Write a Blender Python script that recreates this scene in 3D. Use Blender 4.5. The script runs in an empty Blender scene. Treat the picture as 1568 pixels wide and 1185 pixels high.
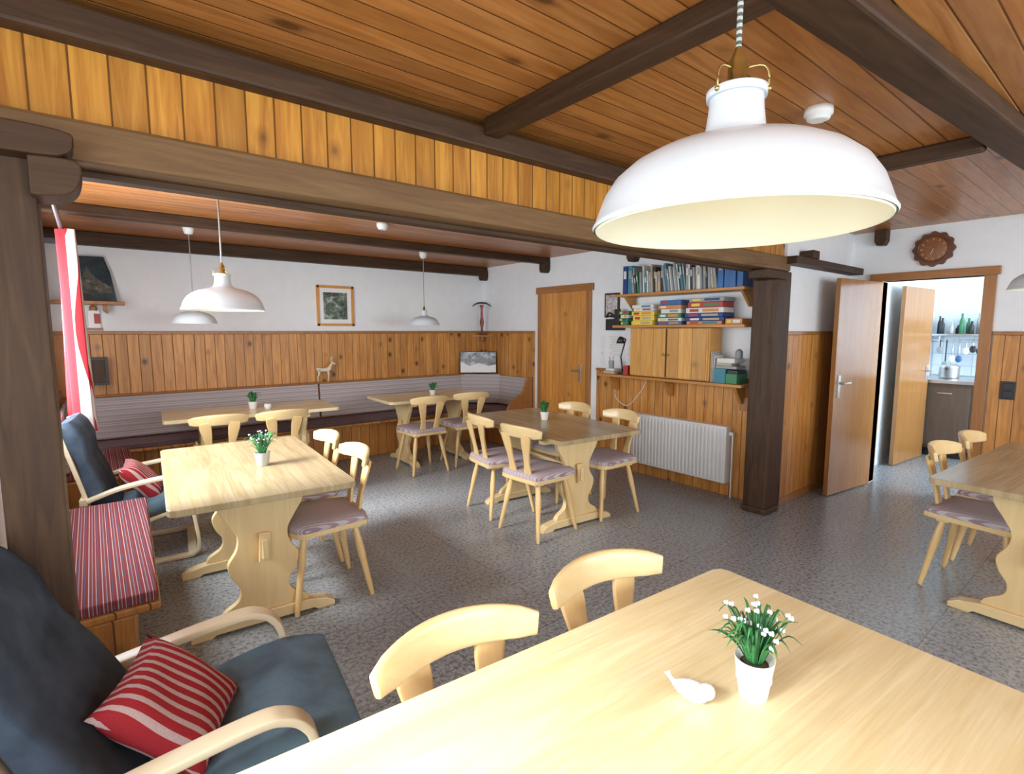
import bpy, math, random
from mathutils import Vector, Matrix, Euler
random.seed(7)
R=math.radians
scene=bpy.context.scene
try:
    scene.view_settings.view_transform='Standard'
    scene.view_settings.look='None'
    scene.view_settings.exposure=0.08
except Exception as e: print(e)

# ------------------------------------------------------------------ materials
class NT:
    def __init__(s,name,rough=0.5,spec=0.5):
        s.mat=bpy.data.materials.new(name); s.mat.use_nodes=True
        s.t=s.mat.node_tree; s.N=s.t.nodes; s.L=s.t.links
        s.b=s.N['Principled BSDF']; s.b.inputs['Roughness'].default_value=rough
        s.b.inputs['Specular IOR Level'].default_value=spec
    def set(s,sock,v):
        if hasattr(v,'is_output') or isinstance(v,bpy.types.NodeSocket): s.L.new(v,sock)
        else: sock.default_value=v
    def m(s,op,a,b=None,c=None):
        n=s.N.new('ShaderNodeMath'); n.operation=op
        s.set(n.inputs[0],a)
        if b is not None: s.set(n.inputs[1],b)
        if c is not None: s.set(n.inputs[2],c)
        return n.outputs[0]
    def xyz(s):
        tc=s.N.new('ShaderNodeTexCoord'); sp=s.N.new('ShaderNodeSeparateXYZ')
        s.L.new(tc.outputs['Object'],sp.inputs[0]); s.tc=tc
        return sp.outputs[0],sp.outputs[1],sp.outputs[2]
    def comb(s,x,y,z):
        n=s.N.new('ShaderNodeCombineXYZ')
        for i,v in enumerate((x,y,z)): s.set(n.inputs[i],v)
        return n.outputs[0]
    def noise(s,vec,scale,detail=3,rough=.55,dist=0):
        n=s.N.new('ShaderNodeTexNoise'); s.L.new(vec,n.inputs['Vector'])
        n.inputs['Scale'].default_value=scale; n.inputs['Detail'].default_value=detail
        n.inputs['Roughness'].default_value=rough; n.inputs['Distortion'].default_value=dist
        return n.outputs['Fac']
    def vor(s,vec,scale,out='Distance'):
        n=s.N.new('ShaderNodeTexVoronoi'); s.L.new(vec,n.inputs['Vector']); n.inputs['Scale'].default_value=scale
        return n.outputs[out]
    def ramp(s,fac,stops,interp='LINEAR'):
        n=s.N.new('ShaderNodeValToRGB'); n.color_ramp.interpolation=interp
        e=n.color_ramp.elements
        while len(e)<len(stops): e.new(0.5)
        for i,(p,c) in enumerate(stops):
            e[i].position=p; e[i].color=(*c[:3],1)
        s.L.new(fac,n.inputs[0]); return n.outputs[0]
    def mix(s,f,a,b,mode='MIX'):
        n=s.N.new('ShaderNodeMix'); n.data_type='RGBA'; n.blend_type=mode
        s.set(n.inputs[0],f)
        for k,v in ((6,a),(7,b)):
            if isinstance(v,tuple): v=(*v[:3],1)
            s.set(n.inputs[k],v)
        return n.outputs[2]
    def bump(s,h,strength=.3,dist=.005):
        n=s.N.new('ShaderNodeBump'); n.inputs['Strength'].default_value=strength; n.inputs['Distance'].default_value=dist
        s.L.new(h,n.inputs['Height']); s.L.new(n.outputs[0],s.b.inputs['Normal'])
    def col(s,c): s.set(s.b.inputs['Base Color'],(*c[:3],1) if isinstance(c,tuple) else c)

def plain(name,c,rough=.5,metal=0,var=.06,spec=.5,bscale=0,bump=0,emit=0):
    n=NT(name,rough,spec); n.xyz()
    f=n.noise(n.tc.outputs['Object'],9,3)
    n.col(n.ramp(f,[(.3,tuple(x*(1-var) for x in c)),(.7,tuple(min(1,x*(1+var)) for x in c))]))
    n.b.inputs['Metallic'].default_value=metal
    if bump: n.bump(n.noise(n.tc.outputs['Object'],bscale,3),bump,.004)
    return n.mat

def boards(name,c1,c2,across,along,w,rough=.4,groove=.028,knots=.5,gr_col=.38,gscale=1.0,var=.28,kscale=1.0):
    n=NT(name,rough); x,y,z=n.xyz()
    d={'x':x,'y':y,'z':z}
    if across=='xy': ac=n.m('ADD',x,y)
    else: ac=d[across]
    al=d[along]
    q=n.m('DIVIDE',ac,w); idx=n.m('FLOOR',q); fr=n.m('FRACT',q)
    wn=n.N.new('ShaderNodeTexWhiteNoise'); wn.noise_dimensions='1D'; n.L.new(idx,wn.inputs['W'])
    rnd=wn.outputs['Value']
    al2=n.m('ADD',al,n.m('MULTIPLY',rnd,31.7))
    v=n.comb(n.m('MULTIPLY',al2,1.3),n.m('MULTIPLY',ac,16.0),n.m('MULTIPLY',rnd,9.0))
    g=n.noise(v,1.6*gscale,4,.6,.9)
    fine=n.noise(n.comb(n.m('MULTIPLY',al2,4.0),n.m('MULTIPLY',ac,150.0),0.0),1.0,2)
    base=n.ramp(g,[(.34,c2),(.5,tuple((a+b)/2 for a,b in zip(c1,c2))),(.64,c1)])
    bri=n.m('ADD',1-var/2,n.m('MULTIPLY',rnd,var))
    bri=n.m('MULTIPLY',bri,n.m('ADD',.86,n.m('MULTIPLY',fine,.28)))
    base=n.mix(1.0,base,n.comb(bri,bri,bri),'MULTIPLY')
    if knots:
        kv=n.comb(n.m('MULTIPLY',al,4.2*kscale),n.m('MULTIPLY',q,.50),0.0)
        k=n.vor(kv,1.0)
        kk=n.ramp(k,[(.0,(1,1,1)),(.08,(.95,.95,.95)),(.13,(.35,.35,.35)),(.22,(0,0,0))])
        base=n.mix(n.m('MULTIPLY',kk,knots),base,tuple(v*.20 for v in c2))
    if groove:
        e=n.m('ABSOLUTE',n.m('SUBTRACT',fr,.5))
        gm=n.m('GREATER_THAN',e,.5-groove)
        base=n.mix(gm,base,tuple(v*gr_col for v in c2))
        h=n.m('MINIMUM',n.m('MULTIPLY',n.m('SUBTRACT',.5,e),1/(groove*2)),1.0)
        n.bump(h,.5,.006)
    n.col(base)
    return n.mat

def wood(name,c1,c2,along,rough=.35,scale=1.0,bump=.1,spec=.5):
    n=NT(name,rough,spec); x,y,z=n.xyz(); d=[x,y,z]; i='xyz'.index(along)
    s=[n.m('MULTIPLY',d[k],1.6 if k==i else 20.0) for k in range(3)]
    v=n.comb(*s)
    g=n.noise(v,1.5*scale,5,.6,.8)
    n.col(n.ramp(g,[(.25,c2),(.75,c1)]))
    if bump: n.bump(g,bump,.003)
    return n.mat

def stripes(name,axis,period,stops,rough=.9):
    n=NT(name,rough,.2); x,y,z=n.xyz(); d={'x':x,'y':y,'z':z}
    a=d[axis] if len(axis)==1 else n.m('ADD',d[axis[0]],d[axis[1]])
    fr=n.m('FRACT',n.m('DIVIDE',a,period))
    c=n.ramp(fr,stops,'CONSTANT')
    f=n.noise(n.tc.outputs['Object'],420,2)
    c=n.mix(1.0,c,n.ramp(f,[(.3,(.75,.75,.75)),(.7,(1,1,1))]),'MULTIPLY')
    n.col(c); n.bump(f,.3,.002)
    return n.mat

M_wain=boards('pine_wainscot',(.66,.31,.080),(.44,.175,.034),'xy','z',.092,.38,knots=1)
M_panel=boards('pine_header',(.62,.29,.045),(.40,.15,.018),'x','z',.092,.35,knots=1)
M_ceil=boards('ceiling_boards',(.52,.225,.062),(.36,.13,.028),'y','x',.095,.30,knots=.85,groove=.025,gr_col=.4,kscale=.6)
M_ceil2=boards('low_ceiling_boards',(.52,.215,.068),(.35,.125,.034),'y','x',.095,.33,knots=.4,groove=.025,gr_col=.4)
M_beam_x=wood('dark_beam_x',(.090,.046,.022),(.030,.015,.008),'x',.55,spec=.3)
M_beam_y=wood('dark_beam_y',(.090,.046,.022),(.030,.015,.008),'y',.55,spec=.3)
M_beam_z=wood('dark_beam_z',(.100,.052,.025),(.032,.016,.009),'z',.55,spec=.3)
M_beam_l=wood('brown_beam_x',(.23,.13,.050),(.12,.058,.022),'x',.5,spec=.4)
M_white=plain('white_plaster',(.86,.88,.895),.9,var=.02,bscale=60,bump=.08)
M_kwhite=plain('kitchen_plaster',(.76,.84,.90),.6,var=.02)
M_doorz=wood('door_veneer',(.44,.215,.07),(.33,.145,.04),'z',.16,bump=0)
M_doorp=boards('door_planks',(.74,.33,.07),(.56,.22,.035),'y','z',.11,.35,knots=.5,groove=.02,gr_col=.5)
M_frame=wood('door_frame_wood',(.45,.2,.06),(.3,.12,.03),'z',.35)
M_framey=wood('door_frame_wood_h',(.45,.2,.06),(.3,.12,.03),'y',.35)
M_birch_x=wood('beech_x',(.86,.68,.38),(.76,.55,.27),'x',.3,.8)
M_birch_y=wood('beech_y',(.86,.68,.38),(.76,.55,.27),'y',.3,.8)
M_birch_z=wood('beech_z',(.84,.64,.34),(.74,.52,.24),'z',.3,.8)
M_chair=wood('chair_beech',(.82,.58,.28),(.70,.45,.18),'z',.28,.6)
M_chairx=wood('chair_beech_rail',(.83,.63,.33),(.74,.51,.23),'x',.22,.6)
M_ttop=boards('table_top_staves',(.86,.73,.45),(.77,.61,.33),'y','x',.135,.24,groove=0,knots=.05,var=.10)
M_ttop_d=boards('table_top_dark',(.48,.38,.22),(.37,.275,.14),'y','x',.135,.24,groove=0,knots=.12,var=.14)  # darker version of the stave top, slightly stronger knots and variation
M_bentw=wood('bent_birch',(.86,.75,.54),(.78,.64,.42),'x',.3,.6)
M_shelf=wood('shelf_pine',(.60,.28,.07),(.42,.17,.035),'y',.4)
M_cab=boards('cabinet_pine',(.74,.40,.11),(.60,.28,.06),'y','z',.14,.4,groove=.012,knots=.4)
M_red=(.27,.045,.045); W_=(.56,.47,.46); BL=(.12,.12,.20)
RS=[(0,M_red),(.22,W_),(.29,M_red),(.42,BL),(.50,(.38,.26,.28)),(.56,M_red),(.76,W_),(.81,(.22,.05,.07)),(.93,BL)]
PS=[(0,(.47,.35,.38)),(.2,(.66,.61,.62)),(.35,(.36,.26,.31)),(.5,(.60,.52,.55)),(.65,(.45,.28,.32)),(.8,(.64,.60,.61))]
BS=[(0,(.50,.43,.42)),(.25,(.62,.57,.55)),(.5,(.43,.35,.35)),(.62,(.60,.54,.53)),(.85,(.45,.36,.36))]
DS=[(0,(.16,.11,.12)),(.3,(.30,.22,.23)),(.5,(.20,.13,.15)),(.75,(.36,.28,.29))]
M_strx=stripes('bench_fabric_x','x',.044,RS)
M_strz=stripes('bench_back_fabric','z',.05,BS)
M_strzr=stripes('bench_back_fabric_red','z',.06,RS)
M_stryy=stripes('bench_seat_fabric_y','y',.05,DS)
M_chseat=stripes('chair_seat_fabric','x',.034,PS)
M_curtain=stripes('curtain_fabric','y',.115,[(0,(.60,.04,.05)),(.36,(.84,.78,.76)),(.50,(.60,.04,.05)),(.56,(.84,.80,.78)),(.84,(.60,.04,.05))])
M_pillow=stripes('pillow_fabric','y',.030,[(0,(.42,.03,.04)),(.60,(.62,.45,.44))])
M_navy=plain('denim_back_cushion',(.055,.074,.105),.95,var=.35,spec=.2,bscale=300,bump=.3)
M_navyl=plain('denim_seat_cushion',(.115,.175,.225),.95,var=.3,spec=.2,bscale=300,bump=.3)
M_lampw=plain('lamp_enamel_white',(.66,.71,.75),.28,var=.01)
M_lampi=plain('lamp_inner_cream',(.84,.82,.66),.45,var=.01)
M_brass=plain('brass',(.50,.42,.18),.35,metal=1)
M_cord=stripes('lamp_cord','z',.010,[(0,(.55,.58,.52)),(.5,(.12,.13,.11))])
M_cordg=plain('grey_cord',(.35,.34,.32),.6)
M_plast=plain('white_plastic',(.85,.85,.83),.35,var=.01)
M_paper=plain('paper_white',(.85,.85,.84),.7,var=.03)
M_black=plain('black_plastic',(.02,.02,.022),.4)
M_steel=plain('steel',(.6,.6,.6),.3,metal=1)
M_rad=plain('radiator_enamel',(.88,.89,.88),.35,var=.01)
M_green=plain('leaf_green',(.05,.25,.07),.45,var=.4)
M_gd=plain('leaf_dark',(.035,.15,.06),.5,var=.4)
M_petal=plain('petal_white',(.80,.85,.92),.5)
M_petalb=plain('petal_pink',(.62,.55,.70),.5)
M_ceram=plain('ceramic_pot',(.80,.76,.70),.55,bscale=120,bump=.1)
M_glassy=plain('grey_pot',(.45,.46,.44),.2)
M_soil=plain('soil',(.07,.045,.03),.9)
M_clock=wood('clock_wood',(.20,.075,.035),(.09,.03,.015),'y',.35)
M_clock2=wood('clock_face_wood',(.34,.14,.06),(.2,.07,.03),'z',.35)
M_bulb=plain('opal_bulb',(.9,.88,.82),.3,var=0)
COL=[plain('cover_'+n,c,.5) for n,c in dict(navy=(.02,.05,.2),red=(.42,.05,.04),green=(.05,.22,.10),white=(.72,.72,.68),black=(.03,.03,.035),yellow=(.8,.6,.08),teal=(.05,.22,.28),grey=(.3,.32,.33),orange=(.7,.27,.07),blue=(.04,.14,.36),tan=(.5,.4,.28)).items()]

# floor
n=NT('stone_tile_floor',.3,.5); x,y,z=n.xyz()
P=n.tc.outputs['Object']
f1=n.noise(P,48,5,.75); f2=n.vor(P,70); f3=n.noise(P,1.1,2)
c=n.ramp(f1,[(.34,(.10,.11,.12)),(.5,(.31,.33,.35)),(.66,(.50,.525,.55))])
c=n.mix(n.ramp(f2,[(.12,(1,1,1)),(.25,(0,0,0))]),c,(.15,.16,.175))
c=n.mix(n.m('MULTIPLY',f3,.3),c,(.20,.215,.23))
jx=n.m('ABSOLUTE',n.m('SUBTRACT',n.m('FRACT',n.m('DIVIDE',x,.62)),.5)); jy=n.m('ABSOLUTE',n.m('SUBTRACT',n.m('FRACT',n.m('DIVIDE',y,.62)),.5))
j=n.m('GREATER_THAN',n.m('MAXIMUM',jx,jy),.4962)
c=n.mix(n.m('MULTIPLY',j,.8),c,(.07,.07,.07)); n.col(c)
n.set(n.b.inputs['Roughness'],n.m('ADD',.18,n.m('MULTIPLY',f1,.20)))
n.bump(f1,.10,.002); M_floor=n.mat

def photo(name,stops,scale=9):
    n=NT(name,.3); n.xyz(); f=n.noise(n.tc.outputs['Object'],scale,6,.7,.5)
    n.col(n.ramp(f,stops)); return n.mat
M_ph1=photo('mountain_photo',[(.35,(.02,.03,.03)),(.5,(.10,.14,.08)),(.58,(.25,.28,.25)),(.7,(.7,.73,.75))],14)
M_ph2=photo('winter_photo',[(.35,(.10,.13,.17)),(.5,(.30,.34,.38)),(.6,(.6,.64,.68))],11)
M_ph3=photo('matterhorn_photo',[(.35,(.012,.024,.03)),(.55,(.03,.055,.065)),(.7,(.07,.11,.13))],5)
M_ph3b=photo('matterhorn_rock',[(.35,(.03,.035,.035)),(.55,(.12,.11,.09)),(.7,(.30,.30,.28))],16)
M_ph4=photo('flower_photo',[(.4,(.75,.73,.7)),(.55,(.35,.3,.32)),(.7,(.5,.2,.2))],22)

# ------------------------------------------------------------------ mesh builder
def catmull(pts,k=6):
    P=[Vector(p) for p in pts]; out=[]
    for i in range(len(P)-1):
        p0=P[max(i-1,0)];p1=P[i];p2=P[i+1];p3=P[min(i+2,len(P)-1)]
        for j in range(k):
            t=j/k
            out.append(.5*((2*p1)+(-p0+p2)*t+(2*p0-5*p1+4*p2-p3)*t*t+(-p0+3*p1-3*p2+p3)*t**3))
    out.append(P[-1]); return out
def lerp_list(vals,n):
    o=[]
    for i in range(n):
        t=i/(n-1)*(len(vals)-1); k=min(int(t),len(vals)-2); o.append(vals[k]+(vals[k+1]-vals[k])*(t-k))
    return o
class MB:
    def __init__(s): s.v=[];s.f=[];s.mi=[];s.sm=[];s.mats=[]
    def add(s,vs,fs,mat,smooth=False,M=None):
        if mat not in s.mats: s.mats.append(mat)
        k=s.mats.index(mat); o=len(s.v)
        for v in vs:
            v=Vector(v); s.v.append(M@v if M else v)
        for f in fs:
            s.f.append([o+i for i in f]); s.mi.append(k)
            s.sm.append(smooth and len(f)<=4)
        return s
    def box(s,lo,hi,mat,M=None):
        (a,b,c),(d,e,f)=lo,hi
        return s.add([(a,b,c),(d,b,c),(d,e,c),(a,e,c),(a,b,f),(d,b,f),(d,e,f),(a,e,f)],
          [(0,3,2,1),(4,5,6,7),(0,1,5,4),(1,2,6,5),(2,3,7,6),(3,0,4,7)],mat,False,M)
    def obox(s,c,size,mat,rot=(0,0,0)):
        Mx=Matrix.Translation(c)@Euler(rot).to_matrix().to_4x4(); h=[q/2 for q in size]
        return s.box((-h[0],-h[1],-h[2]),(h[0],h[1],h[2]),mat,Mx)
    def lathe(s,prof,mat,seg=24,M=None,caps=True):
        vs=[];fs=[]
        for r,z in prof:
            for i in range(seg):
                a=2*math.pi*i/seg; vs.append((r*math.cos(a),r*math.sin(a),z))
        for k in range(len(prof)-1):
            for i in range(seg):
                j=(i+1)%seg; fs.append((k*seg+i,k*seg+j,(k+1)*seg+j,(k+1)*seg+i))
        s.add(vs,fs,mat,True,M)
        if caps:
            for k in (0,len(prof)-1):
                if prof[k][0]>1e-4: s.add(vs[k*seg:(k+1)*seg],[list(range(seg))],mat,False,M)
        return s
    def prism(s,out,t0,t1,mat,ax='xz',M=None):
        def mp(a,b,t): return {'xz':(a,t,b),'yz':(t,a,b),'xy':(a,b,t)}[ax]
        n=len(out); vs=[mp(a,b,t0) for a,b in out]+[mp(a,b,t1) for a,b in out]
        fs=[list(range(n)),list(range(n,2*n))]+[(i,(i+1)%n,n+(i+1)%n,n+i) for i in range(n)]
        s.add(vs,fs,mat,False,M); return s
    def sweep(s,path,w,t,wdir,mat,exp=.4,seg=16,M=None):
        P=[Vector(p) for p in path]; n=len(P)
        w=lerp_list(w,n) if isinstance(w,(list,tuple)) else [w]*n
        t=lerp_list(t,n) if isinstance(t,(list,tuple)) else [t]*n
        W=Vector(wdir).normalized(); vs=[];fs=[]
        for i,p in enumerate(P):
            T=(P[min(i+1,n-1)]-P[max(i-1,0)]).normalized(); N=W.cross(T).normalized(); W2=T.cross(N).normalized()
            for k in range(seg):
                a=2*math.pi*k/seg; c,q=math.cos(a),math.sin(a)
                c=math.copysign(abs(c)**exp,c); q=math.copysign(abs(q)**exp,q)
                vs.append(p+W2*(c*w[i]/2)+N*(q*t[i]/2))
        for i in range(n-1):
            for k in range(seg):
                j=(k+1)%seg; fs.append((i*seg+k,i*seg+j,(i+1)*seg+j,(i+1)*seg+k))
        s.add(vs,fs,mat,True,M)
        s.add(vs[:seg],[list(range(seg))],mat,False,M); s.add(vs[-seg:],[list(range(seg))],mat,False,M)
        return s
    def tube(s,path,r,mat,seg=10,M=None):
        P=[Vector(p) for p in path]
        d=(P[-1]-P[0]).normalized(); w=Vector((0,0,1)) if abs(d.z)<.9 else Vector((1,0,0.01))
        rr=[2*q for q in r] if isinstance(r,(list,tuple)) else 2*r
        return s.sweep(P,rr,rr,w,mat,1.0,seg,M)
    def ball(s,c,r,mat,sc=(1,1,1),seg=10):
        pr=[(max(1e-5,r*math.sin(math.pi*i/seg)),-r*math.cos(math.pi*i/seg)) for i in range(seg+1)]
        Mx=Matrix.Translation(c)@Matrix.Diagonal((*sc,1)); return s.lathe(pr,mat,seg+4,Mx,False)
    def build(s,name,bevel=0,parent=None,loc=(0,0,0),rot=(0,0,0),seg=2):
        me=bpy.data.meshes.new(name); me.from_pydata([tuple(v) for v in s.v],[],s.f)
        for m in s.mats: me.materials.append(m)
        me.polygons.foreach_set('material_index',s.mi); me.polygons.foreach_set('use_smooth',s.sm)
        import bmesh
        bm=bmesh.new(); bm.from_mesh(me); bmesh.ops.remove_doubles(bm,verts=bm.verts,dist=1e-6)
        bmesh.ops.recalc_face_normals(bm,faces=bm.faces); bm.to_mesh(me); bm.free()
        o=bpy.data.objects.new(name,me); scene.collection.objects.link(o)
        o.location=loc; o.rotation_euler=rot
        if parent: o.parent=parent
        if bevel:
            b=o.modifiers.new('bevel','BEVEL'); b.width=bevel; b.segments=seg; b.limit_method='ANGLE'; b.angle_limit=R(38)
        return o
def inst(o,loc,rot=(0,0,0),scale=1):
    c=o.copy(); scene.collection.objects.link(c); c.location=loc; c.rotation_euler=rot; c.scale=(scale,)*3; return c

# ------------------------------------------------------------------ dimensions
XL=-.27; YB=6.2; XR=4.45; XD=5.9; YH=2.0; CZ=2.43; LZ=2.38; WZ=1.46
XN=-.95; YN=-2.6

# ------------------------------------------------------------------ room shell
MB().box((XN-.2,YN-.2,-.12),(9.2,YB+.2,0),M_floor).build('floor')
MB().box((XN-.1,YN-.1,CZ),(XD+.1,YH+.14,CZ+.1),M_ceil).build('ceiling')
MB().box((XL-.1,YH+.14,LZ),(XR+.1,YB+.1,LZ+.1),M_ceil2).build('ceiling_low')
MB().box((XL-.15,YB,0),(XR+.15,YB+.15,LZ),M_white).build('wall_back')
MB().box((XR,YH+.13,0),(XR+.13,YB,LZ),M_white).build('wall_right')
MB().box((XR+.04,YH,0),(XD+.13,YH+.13,CZ),M_white).build('wall_partition')
w=MB()
for lo,hi in [((XL-.15,YH+.1,0),(XL,YB,.95)),((XL-.15,YH+.1,2.12),(XL,YB,LZ)),((XL-.15,YH+.1,.95),(XL,2.5,2.12)),((XL-.15,5.2,.95),(XL,YB,2.12))]:
    w.box(lo,hi,M_white)
w.build('wall_left')
def window(name,axis,c,a0,a1,z0,z1,nm):
    w=MB(); t=.05; d=.035
    def bx(a,b,zz0,zz1):
        if axis=='x': w.box((c-d,a,zz0),(c+d,b,zz1),M_plast)
        else: w.box((a,c-d,zz0),(b,c+d,zz1),M_plast)
    bx(a0,a1,z0,z0+t);bx(a0,a1,z1-t,z1);bx(a0,a0+t,z0,z1);bx(a1-t,a1,z0,z1)
    for i in range(1,nm): q=a0+(a1-a0)*i/nm; bx(q-t/2,q+t/2,z0,z1)
    w.build(name,.004)
window('window_1','x',XL-.1,2.5,5.2,.95,2.12,3)
w=MB()
for lo,hi in [((XN-.13,YN,0),(XN,YH+.13,.9)),((XN-.13,YN,2.15),(XN,YH+.13,CZ)),((XN-.13,YN,.9),(XN,-1.6,2.15)),((XN-.13,1.3,.9),(XN,YH+.13,2.15))]: w.box(lo,hi,M_white)
w.build('wall_left_front')
window('window_2','x',XN-.08,-1.6,1.3,.9,2.15,3)
MB().box((XN,YH+.02,0),(XL-.15,YH+.13,CZ),M_wain).build('wall_return')
w=MB()
for lo,hi in [((XN-.13,YN-.13,0),(XD+.13,YN,.9)),((XN-.13,YN-.13,2.15),(XD+.13,YN,CZ)),((XN-.13,YN-.13,.9),(0,YN,2.15)),((4.8,YN-.13,.9),(XD+.13,YN,2.15))]: w.box(lo,hi,M_white)
w.build('wall_front')
window('window_3','y',YN-.08,0,4.8,.9,2.15,4)
DY0,DY1,DZ=1.0,1.73,1.96
w=MB()
w.box((XD,YN,0),(XD+.13,DY0,CZ),M_white).box((XD,DY1,0),(XD+.13,YH,CZ),M_white).box((XD,DY0,DZ),(XD+.13,DY1,CZ),M_white)
w.build('wall_door_side')
def wains(name,lo,hi,trim):
    w=MB(); w.box(lo,hi,M_wain)
    a=list(lo);b=list(hi); a[2]=hi[2]; b[2]=hi[2]+.03
    for k,v in trim.items():
        if v<0: a[k]-=.012
        else: b[k]+=.012
    w.box(a,b,M_frame)
    return w.build(name,.003)
wains('trim_wainscot_back',(XL,YB-.02,0),(XR,YB,WZ),{1:-1})
wains('trim_wainscot_left',(XL,4.4,0),(XL+.02,YB-.03,.93),{0:1})
wains('trim_wainscot_right_a',(XR-.02,5.08,0),(XR,YB-.03,WZ),{0:-1})
wains('trim_wainscot_right_b',(XR-.02,2.14,0),(XR,4.0,1.05),{0:-1})
wains('trim_wainscot_partition',(XR+.05,YH-.02,0),(XD-.02,YH,WZ),{1:-1})
wains('trim_wainscot_door_side',(XD-.02,-1.5,0),(XD,DY0-.09,WZ),{0:-1})
MB().box((XR+.05,YH-.032,0),(XD-.03,YH-.02,.06),M_framey).build('baseboard_partition',.003)

# ------------------------------------------------------------------ beams
def beam(name,lo,hi,mat,bev=.012): return MB().box(lo,hi,mat).build(name,bev)
beam('ceiling_beam_header_lower',(XL-.6,YH-.04,1.975),(XR+.03,YH+.12,2.09),M_beam_l)
beam('trim_header_panel',(XL-.6,YH+.02,2.09),(XR+.03,YH+.10,2.305),M_panel,0)
beam('trim_header_rail',(XL+.2,YH+.06,1.955),(XR-.42,YH+.12,1.975),M_beam_x,.003)
beam('ceiling_beam_header_upper',(XL-.6,YH-.04,2.305),(XR+.03,YH+.12,CZ-.03),M_beam_x)
beam('ceiling_beam_long',(1.41,.72,2.355),(1.50,YH-.04,CZ),M_beam_y)
beam('ceiling_beam_long.001',(3.36,.62,2.355),(3.44,YH,CZ),M_beam_y)
w=MB().box((-3.2,-.075,2.355),(3.35,.075,CZ),M_beam_x); w.build('ceiling_beam_cross',.012,loc=(2.55,.59,0),rot=(0,0,R(-4)))
for y0 in (3.5,4.85): beam('low_ceiling_beam' if y0<4 else 'low_ceiling_beam.001',(XL,y0-.05,2.305),(XR,y0+.05,LZ),M_beam_x)
beam('low_ceiling_beam.002',(XL,YB-.10,2.26),(XR,YB,LZ),M_beam_x)
CO=[(-.05,.1),(.05,.1),(.05,.0),(.03,-.04),(-.03,-.04),(-.05,0)]
for i,(cx,cy) in enumerate([(XR-.05,YB-.06),(XR-.05,4.85),(XR-.05,3.5)]):
    MB().prism(CO,-.05,.05,M_beam_y,'yz').build('beam_corbel' if i==0 else 'beam_corbel.%03d'%i,.006,loc=(cx,cy,2.24))
MB().prism(CO,-.05,.05,M_beam_y,'yz').build('beam_corbel.003',.006,loc=(XD-.05,1.75,2.33))
w=MB().box((XL+.05,YH-.055,0),(XL+.18,YH+.10,1.972),M_beam_z)
w.prism([(p.x,p.y) for p in catmull([(0,0,0),(.24,0,0),(.30,.012,0),(.315,.042,0),(.285,.072,0),(0,.078,0)],4)],YH-.13,YH-.045,M_beam_x,'xz',Matrix.Translation((XL-.05,0,1.955)))
w.prism([(p.x,p.y) for p in catmull([(.17,.0,0),(.27,.0,0),(.275,-.05,0),(.25,-.088,0),(.20,-.10,0),(.17,-.10,0)],4)],YH-.115,YH+.03,M_beam_x,'xz',Matrix.Translation((XL+.0,0,1.955)))
w.build('timber_post_left',.006)
w=MB().box((XR-.27,YH-.07,0),(XR-.09,YH+.12,1.90),M_beam_z).box((XR-.09,YH-.05,0),(XR+.035,YH+.02,1.97),M_beam_z)
w.box((XR-.29,YH-.09,0),(XR-.07,YH+.125,.05),M_beam_z)
w.box((XR-.4,YH-.055,1.90),(XR-.05,YH+.1,1.972),M_beam_x)
w.build('timber_post_right',.012)
beam('beam_ledge',(XR-.05,YH-.12,2.03),(XD-.05,YH-.0,2.09),M_beam_x,.006)
beam('beam_ledge_block',(XR+.25,YH-.12,2.091),(XR+.37,YH-.01,2.16),M_beam_y,.006)

# ------------------------------------------------------------------ doors
def door_handle(w,M):
    w.box((-.02,0,-.1),(.02,.008,.1),M_steel,M)
    w.tube([(0,0,.03),(0,.045,.03),(.11,.05,.03)],.009,M_steel,8,M)
w=MB()
w.box((XR-.03,4.10,0),(XR,4.17,2.0),M_frame).box((XR-.03,4.93,0),(XR,5.0,2.0),M_frame).box((XR-.035,4.07,1.95),(XR,5.03,2.03),M_framey)
w.build('trim_door_frame_right',.004)
w=MB().box((XR-.025,4.17,.01),(XR-.002,4.93,1.95),M_doorp)
door_handle(w,Matrix.Translation((XR-.025,4.25,1.0))@Matrix.Rotation(R(90),4,'Z'))
w.build('door_1',.003)
w=MB()
w.box((XD-.03,DY0-.08,0),(XD+.15,DY0,DZ),M_frame).box((XD-.03,DY1,0),(XD+.15,DY1+.08,DZ),M_frame).box((XD-.035,DY0-.1,DZ),(XD+.15,DY1+.1,DZ+.07),M_framey)
w.build('trim_door_frame_kitchen',.004)
w=MB().box((-.76,-.02,.01),(0,.02,1.95),M_doorz)
door_handle(w,Matrix.Translation((-.69,-.02,1.0))@Matrix.Rotation(R(180),4,'Z')@Matrix.Rotation(R(180),4,'Y')@Matrix.Scale(-1,4,(0,0,1)))
w.build('door_2',.003,loc=(XD-.05,DY1+.0,0),rot=(0,0,R(-7)))

# ------------------------------------------------------------------ kitchen
MB().box((XD+.13,-1.2,2.36),(9.1,2.6,2.46),M_kwhite).build('ceiling_kitchen')
MB().box((8.6,-1.2,0),(8.72,2.6,2.36),M_kwhite).build('wall_kitchen_back')
MB().box((XD+.13,1.92,0),(8.6,2.05,2.36),M_kwhite).build('wall_kitchen_left')
w=MB()
for lo,hi in [((XD+.13,-1.2,0),(8.6,-1.07,1.0)),((XD+.13,-1.2,2.1),(8.6,-1.07,2.36)),((XD+.13,-1.2,1.0),(6.6,-1.07,2.1)),((8.3,-1.2,1.0),(8.6,-1.07,2.1))]: w.box(lo,hi,M_kwhite)
w.build('wall_kitchen_window')
window('window_4','y',-1.13,6.6,8.3,1.0,2.1,2)
w=MB().box((-.02,-.02,.01),(.82,.02,1.97),M_doorz)
door_handle(w,Matrix.Translation((.74,-.02,1.0))@Matrix.Rotation(R(180),4,'Z'))
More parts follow.
